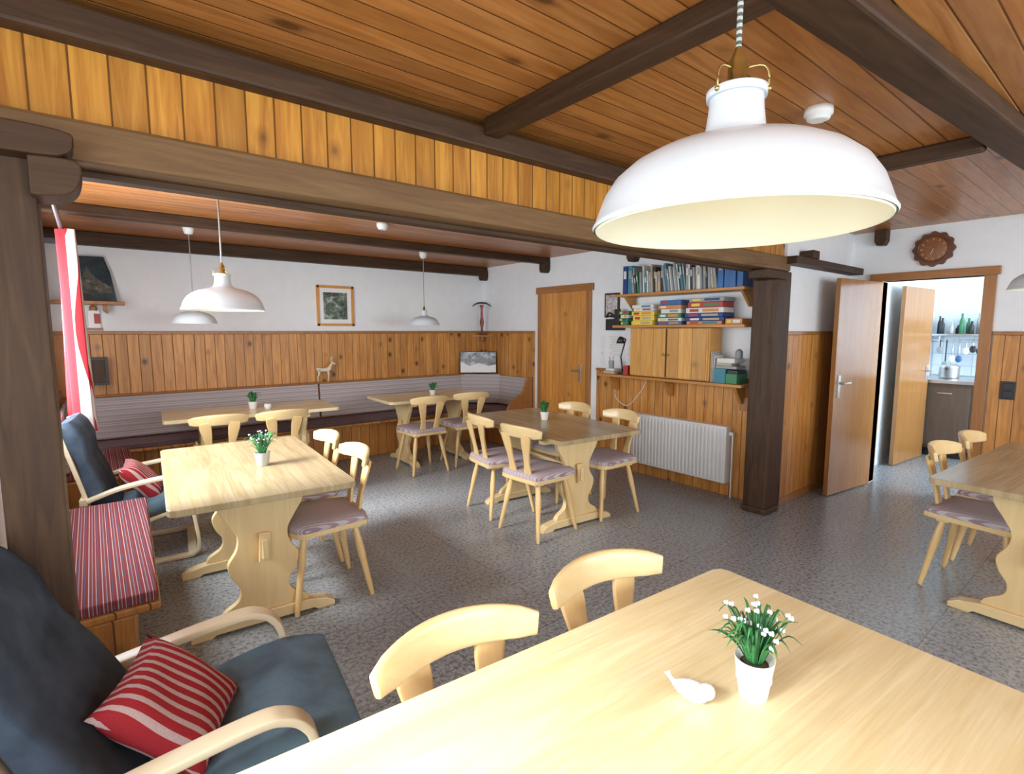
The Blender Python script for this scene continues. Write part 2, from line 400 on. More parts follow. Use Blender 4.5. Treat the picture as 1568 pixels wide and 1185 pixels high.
w.build('door_3',.003,loc=(6.85,1.8,0),rot=(0,0,R(-4)))
M_kc=wood('dark_counter_front',(.16,.115,.085),(.10,.07,.05),'z',.4)
w=MB().box((7.75,.2,.1),(8.58,1.88,.88),M_kc).box((7.72,.18,.88),(8.58,1.90,.92),M_steel)
for k in range(3): w.box((7.735,.24+k*.55,.14),(7.75,.75+k*.55,.84),M_kc).box((7.72,.4+k*.55,.76),(7.735,.54+k*.55,.775),M_steel)
w.box((7.8,.22,0),(8.58,1.86,.1),M_black)
w.build('kitchen_counter',.004)
n=NT('kitchen_wall_tiles',.2); x,y,z=n.xyz()
ey=n.m('ABSOLUTE',n.m('SUBTRACT',n.m('FRACT',n.m('DIVIDE',y,.15)),.5)); ez=n.m('ABSOLUTE',n.m('SUBTRACT',n.m('FRACT',n.m('DIVIDE',z,.15)),.5))
n.col(n.mix(n.m('GREATER_THAN',n.m('MAXIMUM',ey,ez),.48),(.70,.80,.88),(.45,.5,.55))); M_tile=n.mat
MB().box((8.585,.2,.93),(8.6,1.90,1.42),M_tile).build('trim_kitchen_tiles')
w=MB().box((8.38,.3,1.43),(8.6,1.88,1.455),M_steel)
for k in range(3): w.box((8.42,.4+k*.7,1.35),(8.6,.42+k*.7,1.43),M_steel)
w.tube([(8.42,.3,1.38),(8.42,1.88,1.38)],.006,M_steel)
w.build('kitchen_wall_shelf',.002)
w=MB()
for k in range(30):
    yy=.45+k*.048; h=random.uniform(.10,.26); r=random.uniform(.020,.032)
    w.lathe([(r,0),(r,h*.6),(r*.45,h*.8),(r*.45,h)],random.choice([M_steel,COL[2],COL[3],COL[4],COL[7],M_glassy,COL[10],COL[4]]),12,Matrix.Translation((8.45+(.07 if k%2 else -.03),yy,1.456)))
w.build('kitchen_bottles')
w=MB()
for k in range(22):
    yy=.45+k*.064; h=random.uniform(.10,.32)
    w.tube([(8.41,yy,1.38),(8.41,yy,1.38-h)],.007,random.choice([M_steel,M_black]),6); w.ball((8.41,yy,1.38-h),.034,random.choice([M_steel,COL[9],M_plast,COL[7],COL[4]]),(.4,1,1.3),8)
w.build('hanging_kitchen_utensils')
w=MB().lathe([(.09,0),(.10,.02),(.10,.13),(.105,.14)],M_steel,24).tube([(-.10,0,.11),(-.16,0,.12)],.008,M_black).lathe([(.10,.14),(.06,.165),(.01,.17),(.012,.19)],M_steel,24)
w.build('cooking_pot',loc=(8.1,1.62,.921))

# ------------------------------------------------------------------ pendant lamps
def pendant(name,rad,loc,ctop,cordmat,cordr=.004):
    s=rad/.21
    w=MB()
    pr=[(.211,-.004),(.213,.0),(.209,.006),(.2035,.022),(.195,.045),(.180,.068),(.158,.087),(.130,.102),(.095,.113),(.065,.120),(.050,.128),(.043,.142),(.040,.165),(.038,.190)]
    w.lathe([(r*s,z*s) for r,z in pr]+[(.036*s,.196*s),(.004,.198*s)],M_lampw,64,None,False)
    w.lathe([(max(.01,(r-.004)*s),(z-.002)*s) for r,z in pr[:12]],M_lampi,64,None,False)
    w.lathe([(.043*s,.186*s),(.044*s,.197*s),(.04*s,.199*s)],M_lampw,32)
    w.lathe([(.024*s,.197*s),(.024*s,.203*s),(.014*s,.208*s),(.014*s,.24*s),(.010*s,.246*s),(.006*s,.256*s),(.003,.262*s)],M_brass,20)
    for a in range(3):
        A=Matrix.Rotation(a*2.094+.9,4,'Z')
        w.tube(catmull([(.041*s,0,.188*s),(.044*s,0,.21*s),(.036*s,0,.226*s),(.014*s,0,.228*s)],4),.0018*s,M_brass,8,A)
        w.ball((A@Vector((.044*s,0,.192*s))),.004*s,M_brass)
    top=ctop-loc[2]
    w.tube([(0,0,.258*s),(0,0,top*.5),(0,0,top)],cordr,cordmat,10)
    w.lathe([(.004,top-.075),(.03,top-.07),(.042,top-.04),(.047,top),],M_plast,20)
    w.ball((0,0,.085*s),.022*s,M_bulb,(1,1,1.1),12); w.lathe([(.016*s,.10*s),(.016*s,.13*s)],M_plast,14)
    return w.build(name,loc=loc)
pendant('pendant_lamp',.212,(.795,.443,1.664),CZ,M_cord,.0042)
pendant('pendant_lamp.001',.20,(.57,3.2,1.612),LZ,M_cordg)
pendant('pendant_lamp.002',.175,(.70,5.25,1.56),LZ,M_cordg)
pendant('pendant_lamp.003',.175,(2.99,5.34,1.56),LZ,M_cordg)
pendant('pendant_lamp.004',.175,(4.1,.42,1.73),CZ,M_cordg)
def smoke(name,loc,r=.055):
    MB().lathe([(r*.6,-.05),(r*.8,-.045),(r*.85,-.03),(r,-.028),(r,0)],M_plast,28).build(name,loc=loc)
smoke('smoke_detector',(2.46,1.0,CZ)); smoke('smoke_detector.001',(1.95,4.15,LZ),.05)

# ------------------------------------------------------------------ chairs
def make_chair():
    w=MB()
    seat=[(-.19,-.19),(-.13,-.215),(.13,-.215),(.19,-.19),(.222,.10),(.215,.17),(.17,.205),(.09,.22),(-.09,.22),(-.17,.205),(-.215,.17),(-.222,.10)]
    sp=[(p.x,p.y) for p in catmull([(a,b,0) for a,b in seat+[seat[0]]],3)[:-1]]
    w.prism(sp,.415,.443,M_chairx,'xy')
    rings=[(1.0,.443),(1.015,.455),(1.0,.470),(.93,.480),(.7,.486),(.35,.488)]
    nseg=len(sp); vs=[];fs=[]
    for sc,z in rings:
        for a,b in sp: vs.append((a*sc,b*sc*.97+.004,z))
    for k in range(len(rings)-1):
        for i in range(nseg):
            j=(i+1)%nseg; fs.append((k*nseg+i,k*nseg+j,(k+1)*nseg+j,(k+1)*nseg+i))
    w.add(vs,fs,M_chseat,True); w.add(vs[-nseg:],[list(range(nseg))],M_chseat)
    for sx in (-1,1):
        for sy in (-1,1):
            p0=Vector((sx*.135,sy*.135,.42)); p1=Vector((sx*.205,sy*.205,0))
            path=[p0.lerp(p1,i/10) for i in range(11)]
            w.tube(path,[.014,.017,.020,.022,.022,.019,.017,.0165,.016,.0145,.012],M_chair,12)
            w.box((sx*.135-.03,sy*.135-.03,.395),(sx*.135+.03,sy*.135+.03,.416),M_chairx)
    for sx in (-1,1):
        pts=catmull([(sx*.075,-.175,.44),(sx*.080,-.195,.55),(sx*.092,-.218,.66),(sx*.108,-.240,.765)],5)
        w.sweep(pts,[.085,.07,.052,.055,.072,.088,.08],.018,(1,.0,.0),M_chair,.35,16)
    arc=[]
    for i in range(21):
        t=-1+2*i/20; arc.append((t*.21,-.248+.072*t*t,.775+.012*(1-t*t)))
    w.sweep(arc,[.055,.078,.086,.090,.092,.092,.092,.090,.086,.078,.055],[.020,.027,.027,.027,.027,.027,.027,.027,.027,.027,.020],(0,-.25,1),M_chairx,.5,20)
    return w
chair=make_chair().build('dining_chair',.003)
chair_pos=[(.60,.76,176),(1.11,.775,173),
 (.96,2.93,87),(.98,3.45,88),
 (2.55,2.87,-86),(2.60,3.40,-98),(3.26,2.85,84),(3.28,3.40,88),
 (.78,4.92,-6),(1.24,4.88,-1),
 (2.70,4.92,-2),(3.26,4.94,-8),
 (3.93,.58,176),(4.50,.55,178)]
for i,(cx,cy,r) in enumerate(chair_pos):
    if i==0: chair.location=(cx,cy,0); chair.rotation_euler=(0,0,R(r))
    else: inst(chair,(cx,cy,0),(0,0,R(r)))

# ------------------------------------------------------------------ tables
def make_table(L,W,topmat,ped_in=.30):
    w=MB(); h=.75; c=.035
    x,y=L/2,W/2
    out=[(-x+c,-y),(x-c,-y),(x-.01,-y+.01),(x,-y+c),(x,y-c),(x-.01,y-.01),(x-c,y),(-x+c,y),(-x+.01,y-.01),(-x,y-c),(-x,-y+c),(-x+.01,-y+.01)]
    w.prism(out,h-.032,h,topmat,'xy')
    prof=[(.20,.68),(.195,.62),(.15,.545),(.118,.48),(.125,.41),(.165,.34),(.15,.27),(.115,.21),(.125,.15),(.19,.105),(.21,.07)]
    pr=[(p.x,p.y) for p in catmull([(a,b,0) for a,b in prof],4)]
    outl=pr+[(-a,b) for a,b in reversed(pr)]
    for sx in (-1,1):
        px=sx*(x-ped_in)
        w.prism(outl,px-.02,px+.02,M_birch_z,'yz')
        w.prism([(-.34,0),(-.25,0),(-.23,.015),(.23,.015),(.25,0),(.34,0),(.34,.025),(.30,.05),(.2,.07),(-.2,.07),(-.30,.05),(-.34,.025)],px-.035,px+.035,M_birch_y,'yz')
        w.box((px-.03,-W/2+.06,.67),(px+.03,W/2-.06,.718),M_birch_y)
        w.box((px+sx*.02,-.014,.36),(px+sx*.075,.014,.46),M_birch_x)
        w.obox((px+sx*.048,0,.415),(.018,.05,.15),M_birch_z,(R(4),0,0))
    w.box((-x+ped_in,-.014,.36),(x-ped_in,.014,.46),M_birch_x)
    return w
make_table(1.70,.92,M_ttop).build('trestle_table',.004,loc=(.637,.435,0),rot=(0,0,R(-4)))
T1=make_table(1.38,.80,M_ttop_d).build('trestle_table.001',.004,loc=(.64,3.19,0),rot=(0,0,R(86)))
T2=inst(T1,(2.88,3.15,0),(0,0,R(-95)))
make_table(1.46,.68,M_ttop).build('trestle_table.002',.004,loc=(1.16,5.42,0),rot=(0,0,R(-4)))
make_table(1.25,.70,M_ttop).build('trestle_table.003',.004,loc=(3.03,5.33,0),rot=(0,0,R(-3)))
make_table(1.50,.80,M_ttop_d).build('trestle_table.004',.004,loc=(4.02,.26,0),rot=(0,0,R(-4)))

# ------------------------------------------------------------------ armchairs
def make_armchair(rc=1.0,az=0):
    w=MB()
    for sy in (-1,1):
        yy=sy*.285
        arm=catmull([(-.62-.16*rc,yy,.45+az),(-.45,yy,.505+az),(-.24,yy,.535+az),(-.17,yy,.528+az),(-.125,yy,.495+az),(-.10,yy,.43),(-.07,yy,.22),(-.06,yy,.08),(-.085,yy,.03),(-.14,yy,.014),(-.40,yy,.014),(-.66,yy,.016)],7)
        w.sweep(arm,.062,.024,(0,1,0),M_bentw,.3,16)
        sb=catmull([(-.02,sy*.23,.345),(-.25,sy*.23,.30),(-.44,sy*.23,.245),(-.53,sy*.23,.26),(-.60,sy*.23,.36),(-.66-.07*rc,sy*.23,.60),(-.74-.17*rc,sy*.23,.93)],7)
        w.sweep(sb,.05,.025,(0,1,0),M_bentw,.3,16)
        w.box((-.66-.03*rc,min(sy*.21,sy*.285),.44),(-.62-.03*rc,max(sy*.21,sy*.285),.48),M_bentw)
    for p in ((-.08,.30),(-.42,.225),(-.10,.02)):
        w.box((p[0]-.025,-.27,p[1]-.012),(p[0]+.025,.27,p[1]+.012),M_bentw)
    for p in ((-.62-.04*rc,.47),(-.70-.13*rc,.82)):
        w.box((p[0]-.035,-.23,p[1]-.025),(p[0]-.01,.23,p[1]+.025),M_bentw)
    seat=catmull([(.03,0,.395),(-.12,0,.395),(-.3,0,.36),(-.46,0,.32),(-.52,0,.32)],6)
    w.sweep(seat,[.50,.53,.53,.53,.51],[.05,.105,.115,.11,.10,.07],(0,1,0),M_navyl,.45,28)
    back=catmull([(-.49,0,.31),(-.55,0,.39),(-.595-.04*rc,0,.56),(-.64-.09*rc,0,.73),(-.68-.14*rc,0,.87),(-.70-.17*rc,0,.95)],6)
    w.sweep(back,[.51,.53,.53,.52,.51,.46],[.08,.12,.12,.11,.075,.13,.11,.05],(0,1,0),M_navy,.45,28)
    return w
make_armchair(.8).build('bentwood_armchair',.002,loc=(.52,1.58,0),rot=(0,0,R(-7)))
make_armchair(0.0,.02).build('bentwood_armchair.001',.002,loc=(.56,4.22,0),rot=(0,0,R(-6)))
def pillow(name,s,h,loc,rot):
    w=MB(); N=14
    for sg in (1,-1):
        vs=[];fs=[]
        for i in range(N+1):
            for j in range(N+1):
                u=-1+2*i/N; v=-1+2*j/N
                z=sg*h*max(0,(1-u**4))**.6*max(0,(1-v**4))**.6*(1+.06*math.sin(5*u+3*v))
                pin=1-.10*(1-abs(v)**2)*abs(u)**3; pin2=1-.10*(1-abs(u)**2)*abs(v)**3
                vs.append((u*s/2*pin,v*s/2*pin2,z))
        for i in range(N):
            for j in range(N):
                a=i*(N+1)+j; fs.append((a,a+1,a+N+2,a+N+1))
        w.add(vs,fs,M_pillow,True)
    return w.build(name,loc=loc,rot=rot)
pillow('throw_pillow',.32,.060,(.105,1.58,.51),(R(6),R(43),R(-22)))
pillow('throw_pillow.001',.31,.06,(.20,4.21,.51),(R(5),R(50),R(-5)))

# ------------------------------------------------------------------ benches
M_benchw=boards('bench_pine',(.60,.27,.07),(.42,.17,.035),'xy','z',.11,.4,knots=.4)
def bench(lo,hi,front,fab):
    w=MB(); (x0,y0),(x1,y1)=lo,hi
    w.box((x0,y0,.40),(x1,y1,.43),M_benchw)
    if front=='x+': w.box((x0,y0,0),(x1-.10,y1,.40),M_benchw)
    if front=='y-': w.box((x0,y0+.10,0),(x1,y1,.40),M_benchw)
    if front=='x-': w.box((x0+.10,y0,0),(x1,y1,.40),M_benchw)
    c=.008
    w.box((x0+c,y0+c,.43),(x1-c,y1-c,.475),fab)
    return w
w=MB(); ya,yb=2.42,3.88
w.prism([(XL+.02,ya),(.145,ya),(.205,yb),(XL+.02,yb)],.395,.43,M_benchw,'xy')
w.prism([(XL+.02,ya+.01),(.06,ya+.01),(.12,yb-.01),(XL+.02,yb-.01)],0,.395,M_benchw,'xy')
w.prism([(XL+.025,ya+.005),(.138,ya+.005),(.198,yb-.005),(XL+.025,yb-.005)],.43,.475,M_strx,'xy')
w.prism([(.01,.5),(.045,.5),(.03,.86),(.01,.86)],2.42,3.88,M_strzr,'xz',Matrix.Translation((XL,0,0)))
w.build('wall_bench',.012)
w=bench((XL+.025,4.75),(.20,5.70),'x+',M_strx)
w.prism([(0,.49),(.06,.49),(.03,.88),(0,.88)],4.75,6.05,M_strz,'xz',Matrix.Translation((XL+.03,0,0)))
w.build('wall_bench.001',.012)
w=bench((XL+.03,5.75),(XR-.03,6.17),'y-',M_stryy)
for a,b in ((XL+.1,2.02),(2.04,XR-.45)):
    w.prism([(6.10,.49),(6.165,.49),(6.165,.88),(6.13,.88)],a,b,M_strz,'yz')
w.box((XL+.05,6.10,.88),(XR-.1,6.172,.90),M_frame)
w.build('corner_bench',.010)
w=bench((4.02,5.12),(XR-.03,5.74),'x-',M_stryy)
w.prism([(XR-.10,.49),(XR-.03,.49),(XR-.03,.88),(XR-.06,.88)],5.14,5.9,M_strz,'xz')
w.obox((4.19,5.95,.69),(.58,.04,.40),M_strz,(R(-6),0,R(-45)))
w.prism([(XR-.45,0),(XR-.03,0),(XR-.03,.90),(XR-.12,.90),(XR-.2,.7),(XR-.4,.6),(XR-.45,.5)],5.09,5.12,M_framey,'xz')
w.build('corner_bench.001',.008)

# ------------------------------------------------------------------ shelf unit + contents
w=MB()
sx=4.20
w.box((sx,2.20,1.835),(XR-.001,3.55,1.86),M_shelf); w.box((sx-.01,2.18,1.525),(XR-.001,3.58,1.55),M_shelf); w.box((sx-.02,2.18,1.02),(XR-.021,3.78,1.045),M_shelf)
w.box((sx+.02,2.50,1.05),(XR-.035,3.36,1.52),M_cab)
for a,b in ((2.51,2.92),(2.94,3.35)): w.box((sx,a,1.06),(sx+.02,b,1.515),M_cab)
w.ball((sx-.012,2.96,1.27),.012,M_brass); w.ball((sx-.012,2.90,1.27),.012,M_brass)
for yy in (2.25,3.48): w.prism([(sx+.05,1.835),(XR-.02,1.835),(XR-.02,1.70),(XR-.05,1.70)],yy-.012,yy+.012,M_shelf,'xz')
for yy in (2.28,3.0,3.68): w.prism([(sx+.05,1.02),(XR-.03,1.02),(XR-.03,.86),(XR-.07,.86)],yy-.015,yy+.015,M_shelf,'xz')
w.build('wall_shelf_cabinet',.003)
w=MB(); yy=2.23; zb=1.862
pal=[COL[3],COL[3],COL[2],COL[6],COL[4],COL[7],COL[0],COL[10],COL[7],COL[6],COL[3],COL[4],COL[10]]
while yy<3.46:
    t=random.uniform(.014,.032); h=random.uniform(.18,.27); d=random.uniform(.16,.20)
    binder=yy<2.42 or yy>3.36
    if binder: t=.055; h=.275
    m=COL[9] if yy<2.42 else (random.choice([COL[0],COL[6],COL[9]]) if yy>3.36 else random.choice(pal))
    lean=0 if binder else (R(9) if int(yy*4)%2 else R(3))
    cx=sx+.02+d/2+random.uniform(0,.02); cy=yy+t/2+h/2*math.sin(lean); cz=zb+h/2*math.cos(lean)+t/2*abs(math.sin(lean))
    w.obox((cx,cy,cz),(d,t*.92,h),m,(-lean,0,0))
    off=h*.18
    w.obox((cx-d/2,cy+off*math.sin(lean),cz+off*math.cos(lean)),(.003,t*.55,h*.28),random.choice([COL[3],COL[10],COL[7]]),(-lean,0,0))
    yy+=t+.002
w.build('shelf_books',.0015)
w=MB()
def stack(y0,y1,z,zmax,mats):
    while z<zmax:
        t=random.uniform(.028,.05); a=y0+random.uniform(0,.03); b=y1-random.uniform(0,.04)
        m=random.choice(mats); x0=sx+.02+random.uniform(0,.02); w.box((x0,a,z),(sx+.21,b,z+t-.002),m)
        L=b-a; w.box((x0-.0015,a+L*.12,z+t*.22),(x0+.01,a+L*.55,z+t*.75),random.choice(COL)); w.box((x0-.0015,a+L*.65,z+t*.22),(x0+.01,a+L*.9,z+t*.75),random.choice([COL[3],COL[5],COL[1]])); z+=t
stack(2.22,2.37,1.551,1.60,[COL[8],M_cab])
stack(2.38,2.76,1.551,1.78,[COL[1],COL[0],COL[3],COL[8],COL[7],COL[3]])
stack(2.79,3.06,1.551,1.76,[COL[9],COL[2],COL[3],COL[3],COL[8]])
stack(3.09,3.37,1.551,1.74,[COL[5],COL[5],COL[2],COL[3]])
stack(3.39,3.53,1.551,1.68,[COL[6],COL[2],COL[8],COL[3]])
w.build('board_game_boxes',.002)
w=MB()
w.box((sx+.02,2.24,1.046),(sx+.2,2.34,1.13),COL[2]); w.box((sx+.02,2.345,1.046),(sx+.2,2.45,1.17),COL[6])
for k in range(7): w.box((sx+.03,2.455+k*.005,1.046),(sx+.18,2.458+k*.005,1.28+.005*k),[COL[3],COL[10],COL[7]][k%3])
w.box((sx+.03,2.24,1.131),(sx+.18,2.33,1.16),COL[4]); w.box((sx+.03,2.25,1.171),(sx+.18,2.44,1.195),COL[7]); w.box((sx+.04,2.30,1.196),(sx+.17,2.44,1.22),COL[10]); w.box((sx+.03,2.27,1.221),(sx+.18,2.43,1.26),COL[3]); w.lathe([(.03,0),(.03,.06),(.01,.08)],COL[7],14,Matrix.Translation((sx+.10,2.27,1.261)))
w.build('shelf_boxes',.002)
w=MB().box((sx+.03,3.40,1.046),(sx+.18,3.46,1.14),COL[1]).box((sx+.03,3.58,1.046),(sx+.16,3.72,1.075),COL[10]).box((sx+.04,3.59,1.076),(sx+.15,3.70,1.10),COL[3]).lathe([(.025,0),(.03,.08)],COL[7],14,Matrix.Translation((sx+.06,3.64,1.101)))
w.tube([(sx+.06,3.64,1.12),(sx+.05,3.66,1.22)],.004,COL[9],6).tube([(sx+.06,3.64,1.12),(sx+.07,3.62,1.23)],.004,COL[1],6)
w.build('desk_clutter',.002)
w=MB().lathe([(.05,0),(.05,.012),(.01,.02)],M_black,20)
w.tube([(0,0,.02),(0,.03,.18),(0,-.03,.36)],.007,M_black,8); w.tube([(0,-.03,.36),(-.06,-.03,.38)],.007,M_black)
w.lathe([(.045,-.05),(.03,0),(.012,.02)],M_black,20,Matrix.Translation((-.08,-.03,.37)))
w.build('desk_lamp',loc=(sx+.1,3.52,1.046))
def paper(name,y0,y1,z0,z1,mat=None,x=XR,fr=None):
    w=MB()
    if fr: w.box((x-.02,y0-.02,z0-.02),(x-.001,y1+.02,z1+.02),fr); w.box((x-.022,y0,z0),(x-.019,y1,z1),mat or M_plast)
    else:
        w.box((x-.004,y0,z0),(x-.001,y1,z1),mat or M_paper)
        k=z1-.03
        while k>z0+.02: w.box((x-.005,y0+.02,k-.003),(x-.003,y1-.02-random.uniform(0,.04),k),COL[7]); k-=.022
    return w.build(name)
paper('wall_notice',3.62,3.86,1.20,1.46); paper('wall_notice.001',3.5,3.6,1.22,1.34)
paper('wall_notice.002',3.90,3.97,1.10,1.44)
paper('framed_flower_print',3.72,3.88,1.66,1.88,M_ph4,fr=M_beam_z)
w=MB().box((XR-.09,3.62,1.50),(XR-.001,3.82,1.62),M_black).box((XR-.14,3.60,1.551),(XR-.1,3.66,1.72),M_black).tube(catmull([(XR-.1,3.64,1.6),(XR-.16,3.7,1.68),(XR-.1,3.8,1.64)],5),.012,M_black)
w.build('wall_telephone',.004)
w=MB().tube(catmull([(XR-.025,3.66,1.02),(XR-.03,3.72,.80),(XR-.03,3.55,.70),(XR-.03,3.38,.86),(XR-.03,3.3,1.0)],6),.004,M_plast,6)
w.build('hanging_cable')
MB().box((XR-.05,2.22,.80),(XR-.02,2.30,.92),M_frame).build('junction_box',.003)
w=MB(); y0,y1,z0,z1=2.38,3.42,.13,.64
w.box((4.345,y0,z0),(4.39,y1,z1),M_rad)
nr=26
for i in range(nr):
    yy=y0+.03+(y1-y0-.06)*i/(nr-1)
    w.sweep([(4.343,yy,z0+.02),(4.338,yy,z0+.04),(4.338,yy,z1-.04),(4.343,yy,z1-.02)],.022,.014,(0,1,0),M_rad,.8,10)
w.box((4.34,y0-.003,z1-.008),(4.43,y1+.003,z1+.006),M_rad); w.box((4.34,y0-.006,z0),(4.43,y0,z1),M_rad); w.box((4.34,y1,z0),(4.43,y1+.006,z1),M_rad)
w.tube([(4.39,y0-.01,z1-.06),(4.39,y0-.05,z1-.06)],.018,M_plast); w.tube([(4.39,y0-.04,z1-.06),(4.39,y0-.04,.0)],.008,M_rad)
w.box((4.39,y0+.2,z0+.05),(XR-.021,y0+.24,z1-.05),M_rad); w.box((4.39,y1-.24,z0+.05),(XR-.021,y1-.2,z1-.05),M_rad)
w.build('radiator',.002)

# ------------------------------------------------------------------ wall decor
def frame_back(name,x0,x1,z0,z1,fm,pm,mat_in=.05,y=YB):
    w=MB(); t=.028
    w.box((x0,y-.025,z0),(x1,y-.001,z0+t),fm).box((x0,y-.025,z1-t),(x1,y-.001,z1),fm).box((x0,y-.025,z0),(x0+t,y-.001,z1),fm).box((x1-t,y-.025,z0),(x1,y-.001,z1),fm)
    w.box((x0+t,y-.010,z0+t),(x1-t,y-.002,z1-t),M_plast); w.box((x0+t+mat_in,y-.013,z0+t+mat_in),(x1-t-mat_in,y-.009,z1-t-mat_in),pm)
    return w.build(name,.003)
M_ofr=wood('orange_frame',(.75,.33,.06),(.6,.24,.04),'z',.35)
frame_back('framed_mountain_photo',2.06,2.50,1.55,2.02,M_ofr,M_ph1)
w=MB().box((XL+.0,YB-.20,1.73),(.26,YB-.001,1.76),M_frame); w.prism([(-.0,0),(.03,0),(.03,-.08),(0,-.05)],YB-.15,YB-.002,M_frame,'xz',Matrix.Translation((.1,0,1.73)))
w.build('corner_shelf',.004)
w=MB().prism([(0,0),(.33,0),(.30,.26),(.26,.41),(.02,.40)],-.012,.012,M_ph3,'xz')
w.prism([(.02,.10),(.06,.15),(.09,.20),(.11,.27),(.13,.32),(.15,.26),(.19,.21),(.24,.17),(.30,.13),(.30,.08),(.02,.06)],-.014,-.011,M_ph3b,'xz')
w.build('leaning_mountain_picture',.001,loc=(-.12,YB-.11,1.762),rot=(R(-8),0,R(6)))
w=MB().box((-.06,-.02,0),(.06,0,.02),M_frame).box((-.045,-.03,.02),(.045,0,.18),M_plast).box((-.0,-.034,.06),(.045,-.028,.15),COL[1]).ball((0,-.015,.2),.03,M_frame,(1,.6,1))
w.build('carved_wall_ornament',.003,loc=(.03,YB-.005,1.50))
MB().box((-.10,YB-.12,1.0),(.10,YB-.03,1.25),M_black).box((-.08,YB-.125,1.02),(.08,YB-.119,1.23),M_beam_z).build('wall_speaker',.006)
w=MB().prism([(0,0),(-.20,0),(0,-.20)],1.41,1.43,M_frame,'xy',Matrix.Translation((XR-.035,YB-.035,0))).box((XR-.10,YB-.08,1.33),(XR-.06,YB-.035,1.41),M_frame)
w.build('corner_bracket_shelf',.003)
w=MB().lathe([(.035,0),(.035,.015),(.012,.03),(.018,.1),(.03,.18),(.018,.26),(.015,.36),(.03,.42)],M_clock,16)
w.tube(catmull([(-.13,0,.40),(-.07,0,.44),(0,0,.45),(.07,0,.44),(.13,0,.40)],5),[.006,.01,.013,.01,.006],M_black,8)
w.tube([(-.12,0,.405),(0,-.01,.22),(.12,0,.405)],.003,M_plast,6); w.box((-.012,-.03,.1),(.012,-.015,.42),COL[1])
w.build('carved_crossbow',loc=(XR-.14,YB-.14,1.432),rot=(0,0,R(-30)))
w=MB().box((-.25,-.012,0),(.25,.012,.30),M_beam_z).box((-.245,-.016,.005),(.245,-.011,.295),M_ph2)
w.prism([(-.245,.01),(.245,.01),(.245,.12),(.15,.10),(0,.14),(-.12,.10),(-.245,.16)],-.0185,-.012,M_plast,'xz')
w.prism([(-.245,.17),(-.16,.21),(-.05,.19),(.05,.24),(.14,.18),(.245,.22),(.245,.17),(.1,.15),(-.1,.16)],-.018,-.012,COL[7],'xz')
w.build('winter_landscape_picture',.001,loc=(4.18,5.97,.905),rot=(R(-10),0,R(-35)))
w=MB(); out=[]
for i in range(72):
    a=2*math.pi*i/72; r=.148+.008*math.cos(12*a); out.append((r*math.cos(a),r*math.sin(a)))
w.prism(out,XD-.03,XD-.002,M_clock,'yz',Matrix.Translation((0,1.36,2.215)))
Mx=Matrix.Translation((XD-.03,1.36,2.215))@Matrix.Rotation(R(-90),4,'Y')
w.lathe([(.118,0),(.115,.012),(.108,.012),(.104,.002)],M_clock,40,Mx); w.lathe([(.102,0),(.102,.004),(.001,.005)],M_clock2,40,Mx)
for i in range(12):
    a=math.pi*i/6; w.box((-.004,.075,.005),(.004,.095,.009),M_cab,Mx@Matrix.Rotation(a,4,'Z'))
w.box((-.004,0,.007),(.004,.05,.010),M_brass,Mx@Matrix.Rotation(1.2,4,'Z')); w.box((-.003,0,.007),(.003,.075,.010),M_brass,Mx@Matrix.Rotation(-.4,4,'Z')); w.ball(Mx@Vector((0,0,.01)),.008,M_brass)
w.build('wall_clock',.003)
w=MB().box((XD-.035,.74,.93),(XD-.02,.83,1.08),M_black).box((XD-.042,.755,.945),(XD-.034,.815,1.0),M_black).box((XD-.042,.755,1.01),(XD-.034,.815,1.065),M_black)
w.build('light_switch',.003)
w=MB(); vs=[];fs=[]; NY=110; NZ=14
for j in range(NZ+1):
    tz=j/NZ; z=.80+1.36*tz
    for i in range(NY+1):
        t=i/NY; yy=4.54+.76*t+.04*math.sin(3*tz)*(1-t)
        vs.append((-.090+.055*math.sin(t*58)*(1.1-.15*tz)+.025*(1-tz)*math.sin(t*9),yy,z))
for j in range(NZ):
    for i in range(NY):
        a=j*(NY+1)+i; fs.append((a,a+1,a+NY+2,a+NY+1))
w.add(vs,fs,M_curtain,True); w.tube([(-.11,2.3,2.17),(-.11,5.35,2.17)],.012,M_black,10)
w.ball((-.11,5.36,2.17),.03,M_black); w.box((XL,5.30,2.15),(-.10,5.32,2.19),M_black)
w.build('curtain')
w=MB(); vs=[];fs=[]
for j in range(NZ+1):
    tz=j/NZ; z=.90+1.26*tz
    for i in range(31):
        t=i/30; vs.append((-.16+.03*math.sin(t*24),2.32+.30*t,z))
for j in range(NZ):
    for i in range(30):
        a=j*31+i; fs.append((a,a+1,a+32,a+31))
w.add(vs,fs,M_curtain,True); w.build('curtain.001')

